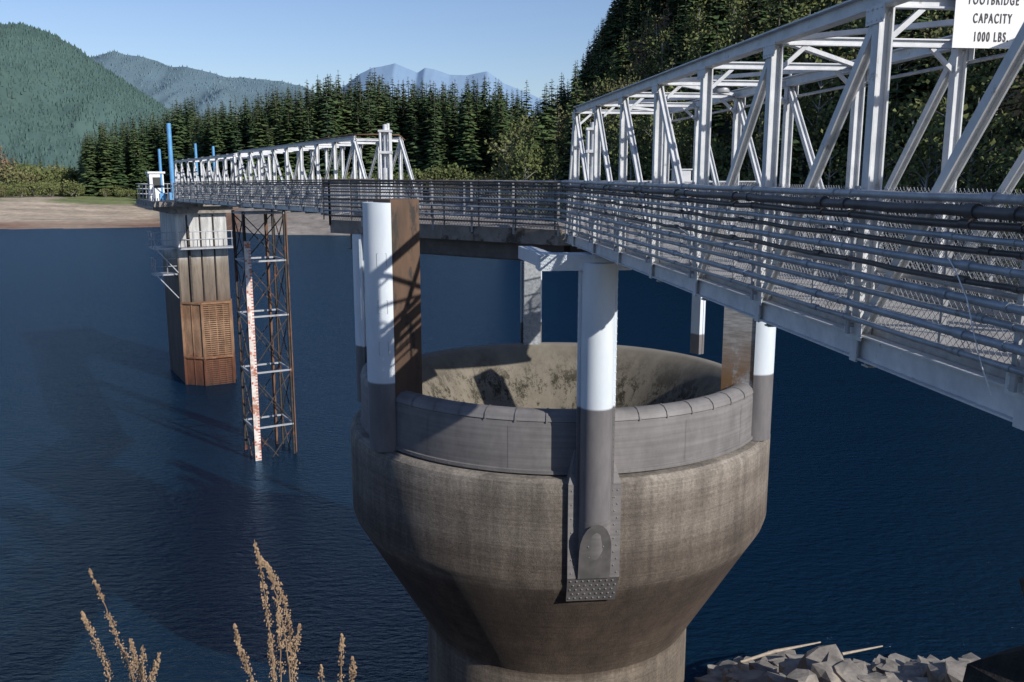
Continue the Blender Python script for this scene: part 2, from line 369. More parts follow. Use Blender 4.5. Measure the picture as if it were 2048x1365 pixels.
# ---------------------------------------------------------------- trees
def conifer_mesh(name,H,rad,seed):
    random.seed(seed);mb=MB()
    mb.tube([(0,0,-1),(0,0,H*.5),(0,0,H)],[H*.012,H*.008,.03],6,0,False)
    z=H*U(.05,.10);phase=0
    while z<H-.3:
        f=1-z/H
        rr=rad*(f**.62)*U(.7,1.15)+.2
        nb=8 if f>.3 else 6
        for k in range(nb):
            if R()<.08: continue
            a=phase+k*6.283/nb+U(-.3,.3);L=rr*U(.6,1.15);dz=L*U(.1,.42)
            d=Vector((math.cos(a),math.sin(a),0));s=Vector((-d.y,d.x,0));w=L*U(.24,.38)
            b=Vector((0,0,z+U(-.3,.3)))
            p1=b+d*L*.35+s*w*.8+Vector((0,0,-dz*.15));p2=b+d*L*.35-s*w*.8+Vector((0,0,-dz*.2))
            p3=b+d*L*.62+s*w+Vector((0,0,-dz*.75));p4=b+d*L*.62-s*w+Vector((0,0,-dz*.8))
            m_=b+d*L*.55+Vector((0,0,-dz*.2));t=b+d*L+Vector((0,0,-dz*.7))
            mb.add([b,p1,p3,m_,t,p4,p2],[(0,1,3),(1,2,3),(2,4,3),(0,3,6),(6,3,5),(5,3,4)],1)
        z+=H*.027*U(.8,1.2); phase+=.9
    me=mb.obj(name,[M['bark'],M['fir']]);d=me.data;bpy.data.objects.remove(me);return d
def broad_mesh(name,H,rad,seed,leaf,nl=1000):
    random.seed(seed);mb=MB();tips=[]
    mb.tube([(0,0,-1),(U(-.2,.2),U(-.2,.2),H*.4),(U(-.5,.5),U(-.5,.5),H*.9)],[H*.016,H*.011,.04],6,0,False)
    for k in range(16):
        z0=H*U(.2,.75);a=U(0,6.28);L=rad*U(.6,1.1)*(1-.5*(z0/H));
        tip=Vector((math.cos(a)*L,math.sin(a)*L,z0+L*U(.4,1.0)))
        mb.tube([(0,0,z0),tip*.5+Vector((0,0,z0*.5+.2)),tip],[.1,.06,.02],4,0,False)
        tips.append(tip);tips.append(tip*.6+Vector((0,0,z0*.4+.5)))
    tips.append(Vector((0,0,H*.93)))
    for _ in range(nl):
        c=random.choice(tips);rr=rad*.36
        p=c+Vector((random.gauss(0,rr*.6),random.gauss(0,rr*.6),random.gauss(0,rr*.5)))
        s=U(.18,.42);a=Vector((U(-1,1),U(-1,1),U(-1,1))).normalized();b=a.cross(Vector((U(-1,1),U(-1,1),U(-1,1)))).normalized()
        mb.add([p-a*s,p-b*s*.7,p+a*s,p+b*s*.7],[(0,1,2,3)],1)
    me=mb.obj(name,[M['palebark'],leaf]);d=me.data;bpy.data.objects.remove(me);return d
CON=[conifer_mesh("fir_tree_a",30,4.6,1),conifer_mesh("fir_tree_b",30,3.7,2),conifer_mesh("fir_tree_c",30,5.4,3),conifer_mesh("fir_tree_d",30,4.2,5)]
DEC=[broad_mesh("alder_a",16,4.5,11,M['alder']),broad_mesh("alder_b",18,4.0,12,M['alder']),broad_mesh("alder_c",14,5,13,M['alder'],700)]
RUS=[broad_mesh("russet_a",15,4,14,M['russet'],600)]
SHR=[broad_mesh("shrub_a",5,3.5,21,M['alder'],700),broad_mesh("shrub_b",4,3,22,M['alder'],600)]
random.seed(99)
def put(parent,me,x,y,h,ref,wid=1):
    o=bpy.data.objects.new(parent.name+"_tree",me);o.location=(x,y,Hf(x,y)-.3);k=h/ref
    o.scale=(k*wid,k*wid,k);o.rotation_euler=(U(-.03,.03),U(-.03,.03),U(0,6.28));o.parent=parent;scene.collection.objects.link(o)
fc=empty("conifer_forest");fm=empty("hillside_forest");sh=empty("shoreline_shrubs")
def T(x): return (x-1024)/F/.983
for _ in range(850):
    xx=U(418,1040);t=T(xx);d=pl(t,SH)+U(48,170)
    y=d/math.sqrt(1+t*t);x=y*t
    k=pl(xx,[(418,25),(520,28),(600,30),(680,34),(760,36),(800,33),(900,32),(1000,32)])
    put(fc,random.choice(CON),x,y,k*(1.06-.42*R()**1.7)*(.86+.15*(d-214)/200),30,U(.9,1.3))
for _ in range(240):
    xx=U(196,418);t=T(xx);d=U(395,500);y=d/math.sqrt(1+t*t);x=y*t
    k=pl(xx,[(190,22),(230,30),(330,33),(400,36)])
    put(fc,random.choice(CON),x,y,k*(1.05-.4*R()**1.5),30,U(.9,1.2))
for _ in range(110):
    xx=U(-60,200);t=T(xx);d=U(440,640);y=d/math.sqrt(1+t*t);x=y*t
    if R()<.4: put(fc,random.choice(CON),x,y,U(10,20),30)
    else: put(fc,random.choice(SHR),x,y,U(5,11),5)
for _ in range(2300):
    t=U(-.005,.66);S=pl(t,SH);d=math.sqrt(U((S+12)**2,(S+400)**2))
    y=d/math.sqrt(1+t*t);x=y*t;g=d-S
    if g<110 and R()<.72: 
        put(fm,random.choice(DEC),x,y,U(11,22),16,U(.8,1.2))
    elif R()<.34: put(fm,random.choice(DEC+RUS),x,y,U(14,23),16)
    else: put(fm,random.choice(CON),x,y,U(20,34),30,U(.9,1.3))
for _ in range(170):
    t=U(-.3,.3);S=pl(t,SH);d=S+U(30,60) if t<0.02 else S+U(8,30);y=d/math.sqrt(1+t*t)
    put(sh,random.choice(SHR),y*t,y,U(3,6.5),5)
for _ in range(160):
    xx=U(-60,330);t=T(xx);d=U(385,450);y=d/math.sqrt(1+t*t)
    put(sh,random.choice(SHR),y*t,y,U(2,6.0) if xx<180 else U(2,4),5)
t=T(40);put(empty("russet_tree"),RUS[0],t*430,430,22,15)

# ---------------------------------------------------------------- near footbridge
NE=Vector((-.1243,.9922,0));NN=Vector((.9922,.1243,0));NO=Vector((3.607,0,0))
def Nf(s,w,z): return NO+NE*s+NN*w+Vector((0,0,E+z))
FE=Vector((-.510,.860,0));FN=Vector((.860,.510,0));FO=Vector((-4.4,29.5,0))
def Ff(s,w,z): return FO+FE*s+FN*w+Vector((0,0,E+z-.009*s))
ZT=1.28;ZB=-1.32
def truss(mb,G,w,S,ci,e0,e1,sz=1.0,zb=ZB,zt=ZT,lat=None):
    side=lat
    mb.ibeam(G(S[0]-.05,w,zt),G(S[-1]+.05,w,zt),.12*sz,.13*sz)
    mb.ibeam(G(S[0]-e0,w,zb),G(S[-1]+e1,w,zb),.10*sz,.20*sz)
    for s in S: mb.ibeam(G(s,w,zb-.12),G(s,w,zt-.065),.10*sz,.115*sz,side)
    for i in range(len(S)-1):
        a,b=S[i],S[i+1]
        if i<ci: p,q=G(a,w,zt-.08),G(b,w,zb+.1)
        else: p,q=G(b,w,zt-.08),G(a,w,zb+.1)
        mb.ibeam(p,q,.075*sz,.08*sz,side)
    for s in S:
        g=.13
        mb.beam(G(s-g,w-.0,zt-.12)+side*-.067,G(s+g,w,zt-.12)+side*-.067,.008,.13,(0,0,1))
        mb.beam(G(s-g,w-.0,zb+.14)+side*-.067,G(s+g,w,zb+.14)+side*-.067,.008,.16,(0,0,1))
        for ds in(-.1,-.03,.04,.1):
            for dz in(zt-.16,zt-.08,zb+.1,zb+.18): mb.dome(G(s+ds,w,dz)+side*-.071,-side,.011)
    mb.ibeam(G(S[0],w,zt),G(S[0]-e0,w,zb),.11*sz,.11*sz,side)
    mb.ibeam(G(S[-1],w,zt),G(S[-1]+e1,w,zb),.11*sz,.11*sz,side)
S1=[6.975+1.935*k for k in range(-2,7)]
fb=empty("footbridge")
BW=1.87
mb=MB();truss(mb,Nf,0,S1,4,.85,.85,lat=NN);mb.obj("left_truss",M['truss'],fb)
mb=MB();truss(mb,Nf,BW,S1,4,.85,.85,lat=-NN);mb.obj("right_truss",M['truss'],fb)
mb=MB()
for i,s in enumerate(S1):
    mb.ibeam(Nf(s,.06,ZT-.03),Nf(s,BW-.06,ZT-.03),.07,.08)
    if i<len(S1)-1:
        s2=S1[i+1]
        a,b=(0.08,BW-.08) if i%2 else (BW-.08,.08)
        mb.beam(Nf(s+.05,a,ZT-.02),Nf(s2-.05,b,ZT-.02),.06,.045)
    mb.beam(Nf(s,.06,ZT-.28),Nf(s,.3,ZT-.07),.04,.04);mb.beam(Nf(s,BW-.06,ZT-.28),Nf(s,BW-.3,ZT-.07),.04,.04)
    mb.ibeam(Nf(s,.05,ZB-.1),Nf(s,BW-.05,ZB-.1),.1,.14)
mb.obj("cross_bracing",M['truss'],fb)
mb=MB()
c=[Nf(2.2,.06,-1.28),Nf(2.2,BW-.06,-1.28),Nf(19.6,BW-.06,-1.28),Nf(19.6,.06,-1.28)]
mb.hexa([p-Vector((0,0,.05)) for p in c]+c)
mb.obj("deck",M['deck'],fb)
mb=MB()
for w in(.09,BW-.09):
    for z in(-.22,-.72): mb.tube([Nf(2.0,w,z),Nf(19.5,w,z)],.022,8)
    mb.beam(Nf(2.2,w-.02,-1.20),Nf(19.5,w-.02,-1.20),.012,.11)
    s=2.2
    while s<19.5: mb.beam(Nf(s,w,-1.27),Nf(s,w,-.2),.035,.035); s+=1.935
mb.obj("handrails",M['galv'],fb)
mb=MB()
for w in(.115,BW-.06):
    p=Nf(2.2,w,0);q=Nf(19.5,w,0);mb.chain(p,q,E-1.26,E-.15,E-1.26,E-.15,.066,.0032)
    s=2.2
    while s<19.5:
        b_=Nf(s,w,-.155);mb.wire(b_,b_+Vector((0,0,.03))+NE*.02,.004);s+=.066
mb.obj("chain_link_mesh",M['galv'],fb)
mb=MB()
s=S1[0]
while s<19.4:
    mb.beam(Nf(s,-.115,-1.22),Nf(s,-.115,-.08),.045,.02,NN);
    for z in(-.3,-1.15): mb.beam(Nf(s,-.12,z),Nf(s,-.03,z),.03,.03)
    s+=1.935
mb.obj("conduit_brackets",M['trussd'],fb)
mb=MB();mb.box(Nf(1.1,BW/2,-2.6),3.4,2.2,2.2,math.atan2(NN.y,NN.x));mb.obj("abutment",M['slab'],fb)
cd=[(-.135,.030,2),(-.21,.036,1),(-.29,.028,1),(-.37,.020,0),(-.44,.020,1),(-.535,.026,0),(-.63,.020,1),(-.73,.028,0),(-.84,.022,0),(-.95,.028,0),(-1.08,.020,0)]
P1=Vector((-4.95,23.75,E));P2=Vector((-4.72,29.1,E));P0=Vector((.92,19.35,E))
PM={0:M['pipe'],1:M['pipedark'],2:M['galv']}
for i,(z,r,dk) in enumerate(cd):
    Z=Vector((0,0,z))
    o=-.15-(.045 if i%2 else 0)
    sag=random.uniform(.004,.016) if dk==1 else .003
    a=[Nf(3.105+1.935/6*k-1.935,o,z-sag*math.sin(math.pi*(k%6)/6)+(random.uniform(-.006,.006) if dk==1 else random.uniform(-.002,.002))) for k in range(58)]
    a=[p for p in a if p.y<19.2]
    mb=MB();mb.tube(a,r,10)
    for s in S1:
        c_=Nf(s+.3+.1*(i%4),o,z);mb.tube([c_-NE*.05,c_+NE*.05],r*1.3,10)
        mb.tube([Nf(s-.02,o,z),Nf(s+.02,o,z)],r*1.22,10)
    mb.obj("conduit_%d"%(i+1),PM[dk],fb)
    b=[a[-1],P0+Z*.95+Vector((-.03,-.03,-.03)),P0.lerp(P1,.5)+Z*.95,P1+Z*.95,P2+Z]+[Ff(k*3,-.15-(.045 if i%2 else 0),z) for k in range(0,12)]
    mb=MB();mb.tube(b[:5],min(r,.026),6);mb.tube(b[4:],r*.85,5);mb.obj("conduit_run_%d"%(i+1),M['pipebrown'] if i%2==0 else PM[dk],fb)
mb=MB()
pts=[Nf(5.6,-.22,-.50),Nf(5.5,-.235,-.56),Nf(5.35,-.24,-.72),Nf(5.25,-.24,-.92),Nf(5.15,-.24,-1.1),Nf(5.1,-.2,-1.25)]
mb.tube(pts,.004,6);pts=[Nf(8.9+.35*k,-.23,-.62-.10*math.sin(math.pi*k/6)) for k in range(7)];mb.tube(pts,.004,6)
mb.obj("loose_cable",M['white'],fb)
mb=MB()
base=Nf(12.9,BW+.05,ZT+.05)
pts=[base+Vector((0,0,0)),base+Vector((0,0,.12)),base+NN*-.25+Vector((0,0,.2)),base+NN*-.75+Vector((0,0,.2)),base+NN*-1.0+Vector((0,0,.12)),base+NN*-1.0+Vector((0,0,-.05))]
mb.tube(pts,.025,8)
lp=base+NN*-1.0+Vector((0,0,-.12));mb.tube([lp+Vector((0,0,.08)),lp+Vector((0,0,-.03)),lp+Vector((0,0,-.08))],[.06,.13,.12],12)
mb.tube([Nf(2.5,BW+.09,ZT-.2),Nf(18.8,BW+.09,ZT-.2)],.02,6)
mb.obj("lamp_arm",M['galv'],fb)

# ---------------------------------------------------------------- sign
sg=empty("capacity_sign")
mb=MB();s0=6.975-.09
ang=math.atan2(NN.y,NN.x)
ctr=Nf(s0,.80,1.185);mb.box(ctr,.60,.006,.52,ang)
mb.obj("sign_plate",M['white'],sg)
mb=MB()
for w in(.62,.98): mb.beam(Nf(s0+.015,w,.96),Nf(s0+.015,w,1.42),.03,.02,NE)
mb.obj("sign_brackets",M['galv'],sg)
for i,tx in enumerate(["FOOTBRIDGE","CAPACITY","1000 LBS."]):
    cu=bpy.data.curves.new("lettering_%d"%(i+1),'FONT');cu.body=tx;cu.size=.096;cu.align_x='CENTER';cu.align_y='CENTER';cu.extrude=.001;cu.offset=.0012;cu.space_character=1.35
    cu.materials.append(M['black']);o=bpy.data.objects.new(cu.name,cu);scene.collection.objects.link(o)
    o.location=ctr-NE*.006+Vector((0,0,.078-i*.130));o.rotation_euler=(math.pi/2,0,ang);o.scale=(.54,1,1);o.parent=sg

# ---------------------------------------------------------------- spillway
CX,CY=1.18,22.2
sp=empty("morning_glory_spillway")
mb=MB()
prof=[(3.43,-3),(3.43,E-11.25),(3.46,E-11.2),(5.18,E-8.25),(5.24,E-8.05),(5.24,E-6.15),(5.21,E-6.05),(5.12,E-5.98),(4.6,E-5.97)]
mb.revolve(CX,CY,prof[1:],0,2*math.pi,128);mb.revolve(CX,CY,[(3.42,-3),(3.42,E-11.24)],0,2*math.pi,96)
o=mb.obj("concrete_body",M['conc'],sp)
md=o.modifiers.new("e",'EDGE_SPLIT');md.split_angle=math.radians(25)
mb=MB()
prof=[(4.91,E-5.98),(4.91,E-5.25),(4.86,E-5.10),(4.74,E-5.03),(4.55,E-5.08),(4.3,E-5.3),(4.05,E-5.6),(3.7,E-6.2),(3.2,E-7.1),(2.7,E-8.2),(2.4,E-9.4),(2.3,E-11),(2.3,-2)]
mb.revolve(CX,CY,prof,0,2*math.pi,128);mb.obj("bowl_lining",M['bowl'],sp)
mb=MB()
A0=math.radians(-27+3);A1=math.radians(-180-14)
prof=[(4.94,E-5.955),(4.99,E-5.93),(4.99,E-5.86),(4.955,E-5.85),(4.955,E-4.95),(4.94,E-4.86),(4.96,E-4.84),(4.93,E-4.74),(4.83,E-4.66),(4.68,E-4.64),(4.55,E-4.68),(4.50,E-4.78),(4.48,E-5.4)]
mb.revolve(CX,CY,prof,A1,A0,150)
k=0;a=A1+.05
while a<A0:
    cop=[(4.975,E-4.86),(4.975,E-4.82),(4.945,E-4.725),(4.835,E-4.645),(4.68,E-4.625),(4.54,E-4.665)]
    mb.revolve(CX,CY,cop,a,a+.008,1);a+=.128
a=A1+.1
while a<A0:
    c,s=math.cos(a),math.sin(a)
    mb.dome((CX+4.99*c,CY+4.99*s,E-5.9),(c,s,0),.012);a+=.07
a=A1+.02
while a<A0:
    mb.revolve(CX,CY,[(4.959,E-5.84),(4.959,E-4.96)],a,a+.004,1);a+=.384
for aa in(A0,A1):
    c,s=math.cos(aa),math.sin(aa);mb.add([(CX+r_*c,CY+r_*s,z_) for r_,z_ in prof],[tuple(range(len(prof)))])
o=mb.obj("ring_gate",M['ring'],sp)
md=o.modifiers.new("e",'EDGE_SPLIT');md.split_angle=math.radians(40)
def pier(name,ang,ro,ri,a,zt,zbot,side,rivets=False,plate_top=None,flange=True):
    an=math.radians(ang);c,s=math.cos(an),math.sin(an);r=Vector((c,s,0));t=Vector((-s,c,0));C=Vector((CX,CY,0))
    mb=MB();rc=ro-a;n=24;prof=[]
    for k in range(n+1):
        q=-math.pi/2+math.pi*k/n;prof.append(r*(rc+a*math.cos(q))+t*(a*math.sin(q)))
    vs=[];m=len(prof);zs=[zbot,(zbot+zt)/2,zt]
    for z in zs: vs+= [C+p+Vector((0,0,z)) for p in prof]
    fs=[(j*m+k,j*m+k+1,(j+1)*m+k+1,(j+1)*m+k) for j in range(2) for k in range(m-1)]
    mb.add(vs,fs,0,True);mb.add([C+p+Vector((0,0,zt)) for p in prof],[tuple(range(m))],0)
    pt=plate_top or zt;bh=a*.93
    cs=[C+r*ri-t*bh,C+r*rc-t*bh,C+r*rc+t*bh,C+r*ri+t*bh]
    mb.hexa([p+Vector((0,0,zbot)) for p in cs]+[p+Vector((0,0,pt)) for p in cs],1)
    if flange:
        for sg_ in(-1,1):
            p=C+r*(rc-.02)+t*sg_*(a+.03);mb.beam(p+Vector((0,0,zbot)),p+Vector((0,0,zt)),.07,.05,t,0)
    if rivets:
        z=zbot+.1
        while z<zt-.05:
            for sg_ in(-1,1):
                p=C+r*(rc+.008)+t*sg_*(a+.045);mb.dome(p+Vector((0,0,z)),r,.02)
                for rr in(rc-.14,ri+.1,ri+.25):
                    p=C+r*rr+t*sg_*(bh);mb.dome(p+Vector((0,0,z+(.07 if rr==ri+.25 else 0))),t*sg_,.026)
            z+=.15
    o=mb.obj(name,[M['pier'],side],sp);return o
pier("pier_1",-85,5.62,4.75,.32,E-1.62,E-6.7,M['pier'],rivets=True)
pier("pier_2",-143,5.35,4.25,.40,E-.57,E-5.97,M['rustside'],plate_top=E-.50,flange=False)
pier("pier_3",166,5.5,4.25,.34,E-1.5,E-5.97,M['pier'],rivets=True)
pier("pier_4",97,5.2,4.6,.27,E-1.5,E-5.6,M['speck'],rivets=True)
pier("pier_5",35,5.2,4.9,.18,E-1.5,E-5.0,M['pier'],flange=False)
pier("pier_6",-26,5.3,4.2,.37,E-1.5,E-5.97,M['streak'],flange=False)
mb=MB();an=math.radians(-85);r=Vector((math.cos(an),math.sin(an),0));t=Vector((-r.y,r.x,0));C=Vector((CX,CY,0))
def fp(rr,tt,z): return C+r*rr+t*tt+Vector((0,0,z))
def slab(z0,r0,z1,r1,w0,w1,th,mi=0):
    mb.hexa([fp(r0-.25,-w0,z0),fp(r0-.25,w0,z0),fp(r0+th,w0,z0),fp(r0+th,-w0,z0),fp(r1-.25,-w1,z1),fp(r1-.25,w1,z1),fp(r1+th,w1,z1),fp(r1+th,-w1,z1)],mi)
slab(E-8.0,5.24,E-6.02,5.24,.53,.53,.07)
slab(E-8.62,4.98,E-8.0,5.24,.51,.53,.07,1)
slab(E-6.02,5.24,E-5.4,4.99,.53,.36,.06)
n=14;rows=[]
for z,pr in((E-6.7,.31),(E-7.0,.27),(E-7.3,.2),(E-7.6,.11),(E-7.85,.0)):
    row=[]
    wd=.32 if z>E-7.5 else (.27 if z>E-7.8 else .12)
    for k in range(n+1):
        q=-math.pi/2+math.pi*k/n;row.append(fp(5.312+pr*max(0,math.cos(q)),wd*math.sin(q),z))
    rows.append(row)
vs=[p for rw in rows for p in rw];m=n+1
mb.add(vs,[(j*m+k,j*m+k+1,(j+1)*m+k+1,(j+1)*m+k) for j in range(4) for k in range(n)],0,True)
arch=[(-.33,-8.0),(-.33,-7.35)]+[(-.33*math.cos(q),-7.35+.62*math.sin(q)) for q in (.3,.6,.9,1.2,1.57,1.94,2.24,2.54,2.84)]+[(.33,-7.35),(.33,-8.0)]
def archr(z): return 5.33+max(0,.31*(z+7.85)/1.15) if z>-7.85 else 5.33
mb.add([fp(archr(z)+.012,x*.98,E+z) for x,z in arch],[tuple(range(len(arch)))],1)
for x_,z_ in((-.15,-7.25),(.0,-7.1),(.15,-7.25),(-.12,-7.5),(.12,-7.5),(-.2,-7.75),(0,-7.75),(.2,-7.75)): mb.dome(fp(archr(z_)+.012,x_,E+z_),r,.02,0)
for iz in range(13):
    z=E-6.15-iz*.145
    for sx in(-.46,-.40,.46,.40):
        if (sx in(-.46,.46)) ==(iz%2==0): mb.dome(fp(5.312,sx,z),r,.02)
for iz in range(5):
    for ix in range(8):
        z=E-8.08-iz*.115;f=(E-8.0-z)/.62;mb.dome(fp(5.312-.26*f,-.43+ix*.123+(.03 if iz%2 else -.03),z),r+Vector((0,0,-.4)),.024,0)
mb.obj("pier_foot",[M['ring'],M['steeldk']],sp)
mb=MB()
def np_(q,z,an,ro,a,ex=.003):
    r_=Vector((math.cos(an),math.sin(an),0));t_=Vector((-r_.y,r_.x,0));return C+r_*(ro-a+(a+ex)*math.cos(q))+t_*((a+ex)*math.sin(q))+Vector((0,0,z))
for an_,ro,a_,q0,q1,zz in((math.radians(-143),5.35,.40,.75,1.25,(E-1.9,E-2.9,E-3.8)),(math.radians(-26),5.3,.37,-1.35,-.9,(E-2.6,))):
    for z in zz:
        w=[np_(q,z2,an_,ro,a_) for q,z2 in((q0,z),(q1,z),(q1,z+.28),(q0,z+.28))]
        for i in range(4): mb.wire(w[i],w[(i+1)%4],.005)
mb.obj("inspection_patches",M['galv'],sp)

# ---------------------------------------------------------------- platform
pf=empty("spillway_platform")
poly=[(-4.8,23.8),(1.0,19.45),(3.0,19.65),(5.9,21.3),(5.1,23.3),(2.6,22.0),(-2.3,25.9),(-2.75,30.6),(-4.5,29.65)]
mb=MB();mb.prism(poly,E-1.50,E-1.17);mb.obj("slab",M['slab'],pf)
mb=MB()
V=lambda a,z:Vector((a[0],a[1],z))
mb.ibeam(V((-4.3,23.95),E-1.72),V((1.15,19.9),E-1.72),.22,.42)
mb.ibeam(V((-2.9,26.0),E-1.72),V((2.7,21.7),E-1.72),.22,.42)
mb.ibeam(V((1.3,20.0),E-1.72),V((5.5,21.9),E-1.72),.22,.42)
mb.obj("girders",M['steeldk'],pf)
mb=MB()
mb.beam(fp(5.1,-1.15,E-1.62),fp(5.1,.62,E-1.62),.55,.30,(0,0,1))
for k in range(12):
    for z in(E-1.53,E-1.71): mb.dome(fp(5.375,-1.08+k*.145,z),r,.018)
mb.beam(fp(5.05,-.9,E-1.62),Vector((CX-.9,CY-3.0,E-1.62)),.3,.26)
mb.beam(fp(5.05,.45,E-1.62),Vector((3.1,19.9,E-1.62)),.3,.26)
mb.obj("crosshead",M['pier'],pf)
hr=MB();cl=MB()
edges=[(0,1),(2,3),(3,4),(4,5),(5,6),(6,7),(8,0)]
for i,j in edges:
    a=Vector((*poly[i],0));b=Vector((*poly[j],0));L=(b-a).length;n=max(1,round(L/1.25))
    for k in range(n+1):
        p=a.lerp(b,k/n);hr.beam(p+Vector((0,0,E-1.3)),p+Vector((0,0,E-.15)),.05,.05)
    for z in(-.15,-.62,-1.05): hr.tube([a+Vector((0,0,E+z)),b+Vector((0,0,E+z))],.022,6)
    cl.chain(a,b,E-1.15,E-.17,E-1.15,E-.17,.085,.0045)
hr.obj("handrails",M['galv'],pf);cl.obj("chain_link_mesh",M['galv'],pf)
mb=MB()
a=Vector((-4.95,23.75,0));b=Vector((.92,19.35,0))
for k in range(8):
    p=a.lerp(b,k/7);mb.beam(p+Vector((0,0,E-1.15)),p+Vector((0,0,E-.08)),.04,.03)
mb.obj("conduit_brackets",M['pipedark'],pf)
def hoist(name,x,y,zt,w):
    e=empty(name);mb=MB()
    mb.box((x,y,E-1.05),w*2.2,w*2.2,.22);mb.box((x,y,E-.35),w*1.5,w*1.5,.08)
    for dx in(-.5,.5):
        for dy in(-.5,.5): mb.tube([(x+dx*w,y+dy*w,E-.95),(x+dx*w,y+dy*w,E+zt*.86)],w*.13,8)
    mb.tube([(x,y,E-1.0),(x,y,E+.2)],w*.42,14);mb.tube([(x,y,E+.2),(x,y,E+zt)],w*.25,12)
    mb.box((x,y,E+zt*.45),w*1.35,w*1.35,.07);mb.box((x,y,E+zt*.87),w*1.35,w*1.35,.06);mb.tube([(x+w*.3,y,E+zt*.87),(x+w*.3,y,E+zt*1.02)],w*.18,8)
    mb.box((x-.02,y-.3,E-.62),w*.9,.18,.5)
    mb.obj("hoist_body",M['truss'],e)
hoist("gate_hoist",-3.62,26.2,1.42,.27)
hoist("gate_hoist",2.0,22.6,1.28,.27)
mb=MB();e=empty("control_cabinet");mb.box((4.2,22.6,E-.35),.42,.32,.95);mb.box((4.2,22.42,E-.3),.36,.02,.75);mb.box((4.2,22.6,E+.14),.48,.38,.03);mb.box((4.2,22.6,E-.99),.3,.25,.34);mb.obj("cabinet_body",M['truss'],e)

# ---------------------------------------------------------------- far footbridge
ff=empty("footbridge")
FW=1.7
SA=[1.9+1.93*k for k in range(0,9)];SB=[18.3+1.93*k for k in range(0,9)]
mb=MB()
for w,l in((0,FN),(FW,-FN)):
    truss(mb,Ff,w,SA,4,1.7,.1,1.0,lat=l,zb=-1.25,zt=1.26);truss(mb,Ff,w,SB,4,.2,.2,1.0,lat=l,zb=-1.25,zt=1.15)
for i,s in enumerate(SA+SB):
    mb.ibeam(Ff(s,.06,1.2),Ff(s,FW-.06,1.2),.08,.1);mb.ibeam(Ff(s,.05,-1.36),Ff(s,FW-.05,-1.36),.1,.16)
    if i not in(8,17):
        a,b=(0.05,FW-.05) if i%2 else (FW-.05,.05);mb.beam(Ff(s,a,1.22),Ff(s+1.93,b,1.22),.06,.05)
mb.obj("trusses",M['truss'],ff)
mb=MB();c=[Ff(-.2,.05,-1.2),Ff(-.2,FW-.05,-1.2),Ff(35.2,FW-.05,-1.2),Ff(35.2,.05,-1.2)]
mb.hexa([p-Vector((0,0,.1)) for p in c]+c);mb.obj("deck",M['slab'],ff)
mb=MB()
for w in(.08,FW-.08):
    for z in(-.2,-.7): mb.tube([Ff(0,w,z),Ff(35,w,z)],.026,6)
    s=0
    while s<35: mb.beam(Ff(s,w,-1.2),Ff(s,w,-.2),.05,.05);s+=.965
    mb.chain(Ff(0,w,0),Ff(35,w,0),E-1.18,E-.2,E-1.18-.315,E-.2-.315,.12,.006)
s=0
while s<35: mb.beam(Ff(s,-.12,-1.25),Ff(s,-.12,-.1),.05,.04);s+=1.93
mb.obj("handrails",M['galv'],ff)
mb=MB();mb.tube([Ff(6,-.02,1.36),Ff(1.9,-.02,1.37),Ff(1.5,.02,1.35),Ff(1.5,.5,1.37),Ff(1.5,1.5,1.37),Ff(1.5,1.7,1.2)],.022,8)
mb.obj("overhead_pipe",M['rust'],ff)

# ---------------------------------------------------------------- lattice support tower
lt=empty("lattice_support_tower");LC=Vector((-12.45,44.3,0))
def Lp(a,b,z): return LC+FE*a+FN*b+Vector((0,0,z))
mb=MB();hw=.98;mb2=MB()
for a in(-hw,hw):
    for b in(-hw,hw): mb.ibeam(Lp(a,b,-6),Lp(a,b,E-1.7),.13,.13,FN)
lev=[-4,-1.2,1.6,4.4,7.2,9.9,12.2]
fcs=[((-hw,-hw),(-hw,hw)),((-hw,hw),(hw,hw)),((hw,hw),(hw,-hw)),((hw,-hw),(-hw,-hw))]
for i,z in enumerate(lev):
    for p,q in fcs:
        (mb2 if z>0 else mb).beam(Lp(*p,z),Lp(*q,z),.08,.08)
        if i<len(lev)-1:
            z2=lev[i+1];mb.beam(Lp(*p,z+.08),Lp(*q,z2-.08),.045,.045);mb.beam(Lp(*q,z+.08),Lp(*p,z2-.08),.04,.04)
mb.obj("legs_and_bracing",M['dark'],lt);mb2.obj("horizontal_struts",M['trussd'],lt)
mb=MB();mb.beam(Lp(-hw-.2,-hw+.06,-1),Lp(-hw-.2,-hw+.06,E-3.1),.30,.03,FE);mb.obj("staff_gauge_board",M['board'],lt)
mb=MB();z=.1
red=simple("gauge_red",(.42,.08,.04),(.5,.12,.07),5,.6,bs=0)
k=0
while z<E-3.2:
    w=.16 if k%5==0 else .09;mb.box(Lp(-hw-.222,-hw+.06+(.15-w/2),z),w,.008,.05,math.atan2(FN.y,FN.x))
    if k%5==0: mb.box(Lp(-hw-.222,-hw-.04,z+.12),.07,.008,.11,math.atan2(FN.y,FN.x))
    z+=.15;k+=1
mb.obj("staff_gauge_marks",red,lt)
mb=MB();mb.tube([Lp(hw+.2,hw-.3,-3),Lp(hw+.2,hw-.3,E-1.8)],.09,8);mb.tube([Lp(-hw+.3,hw+.15,-3),Lp(-hw+.3,hw+.15,E-1.8)],.07,8);mb.obj("riser_pipes",M['rust'],lt)

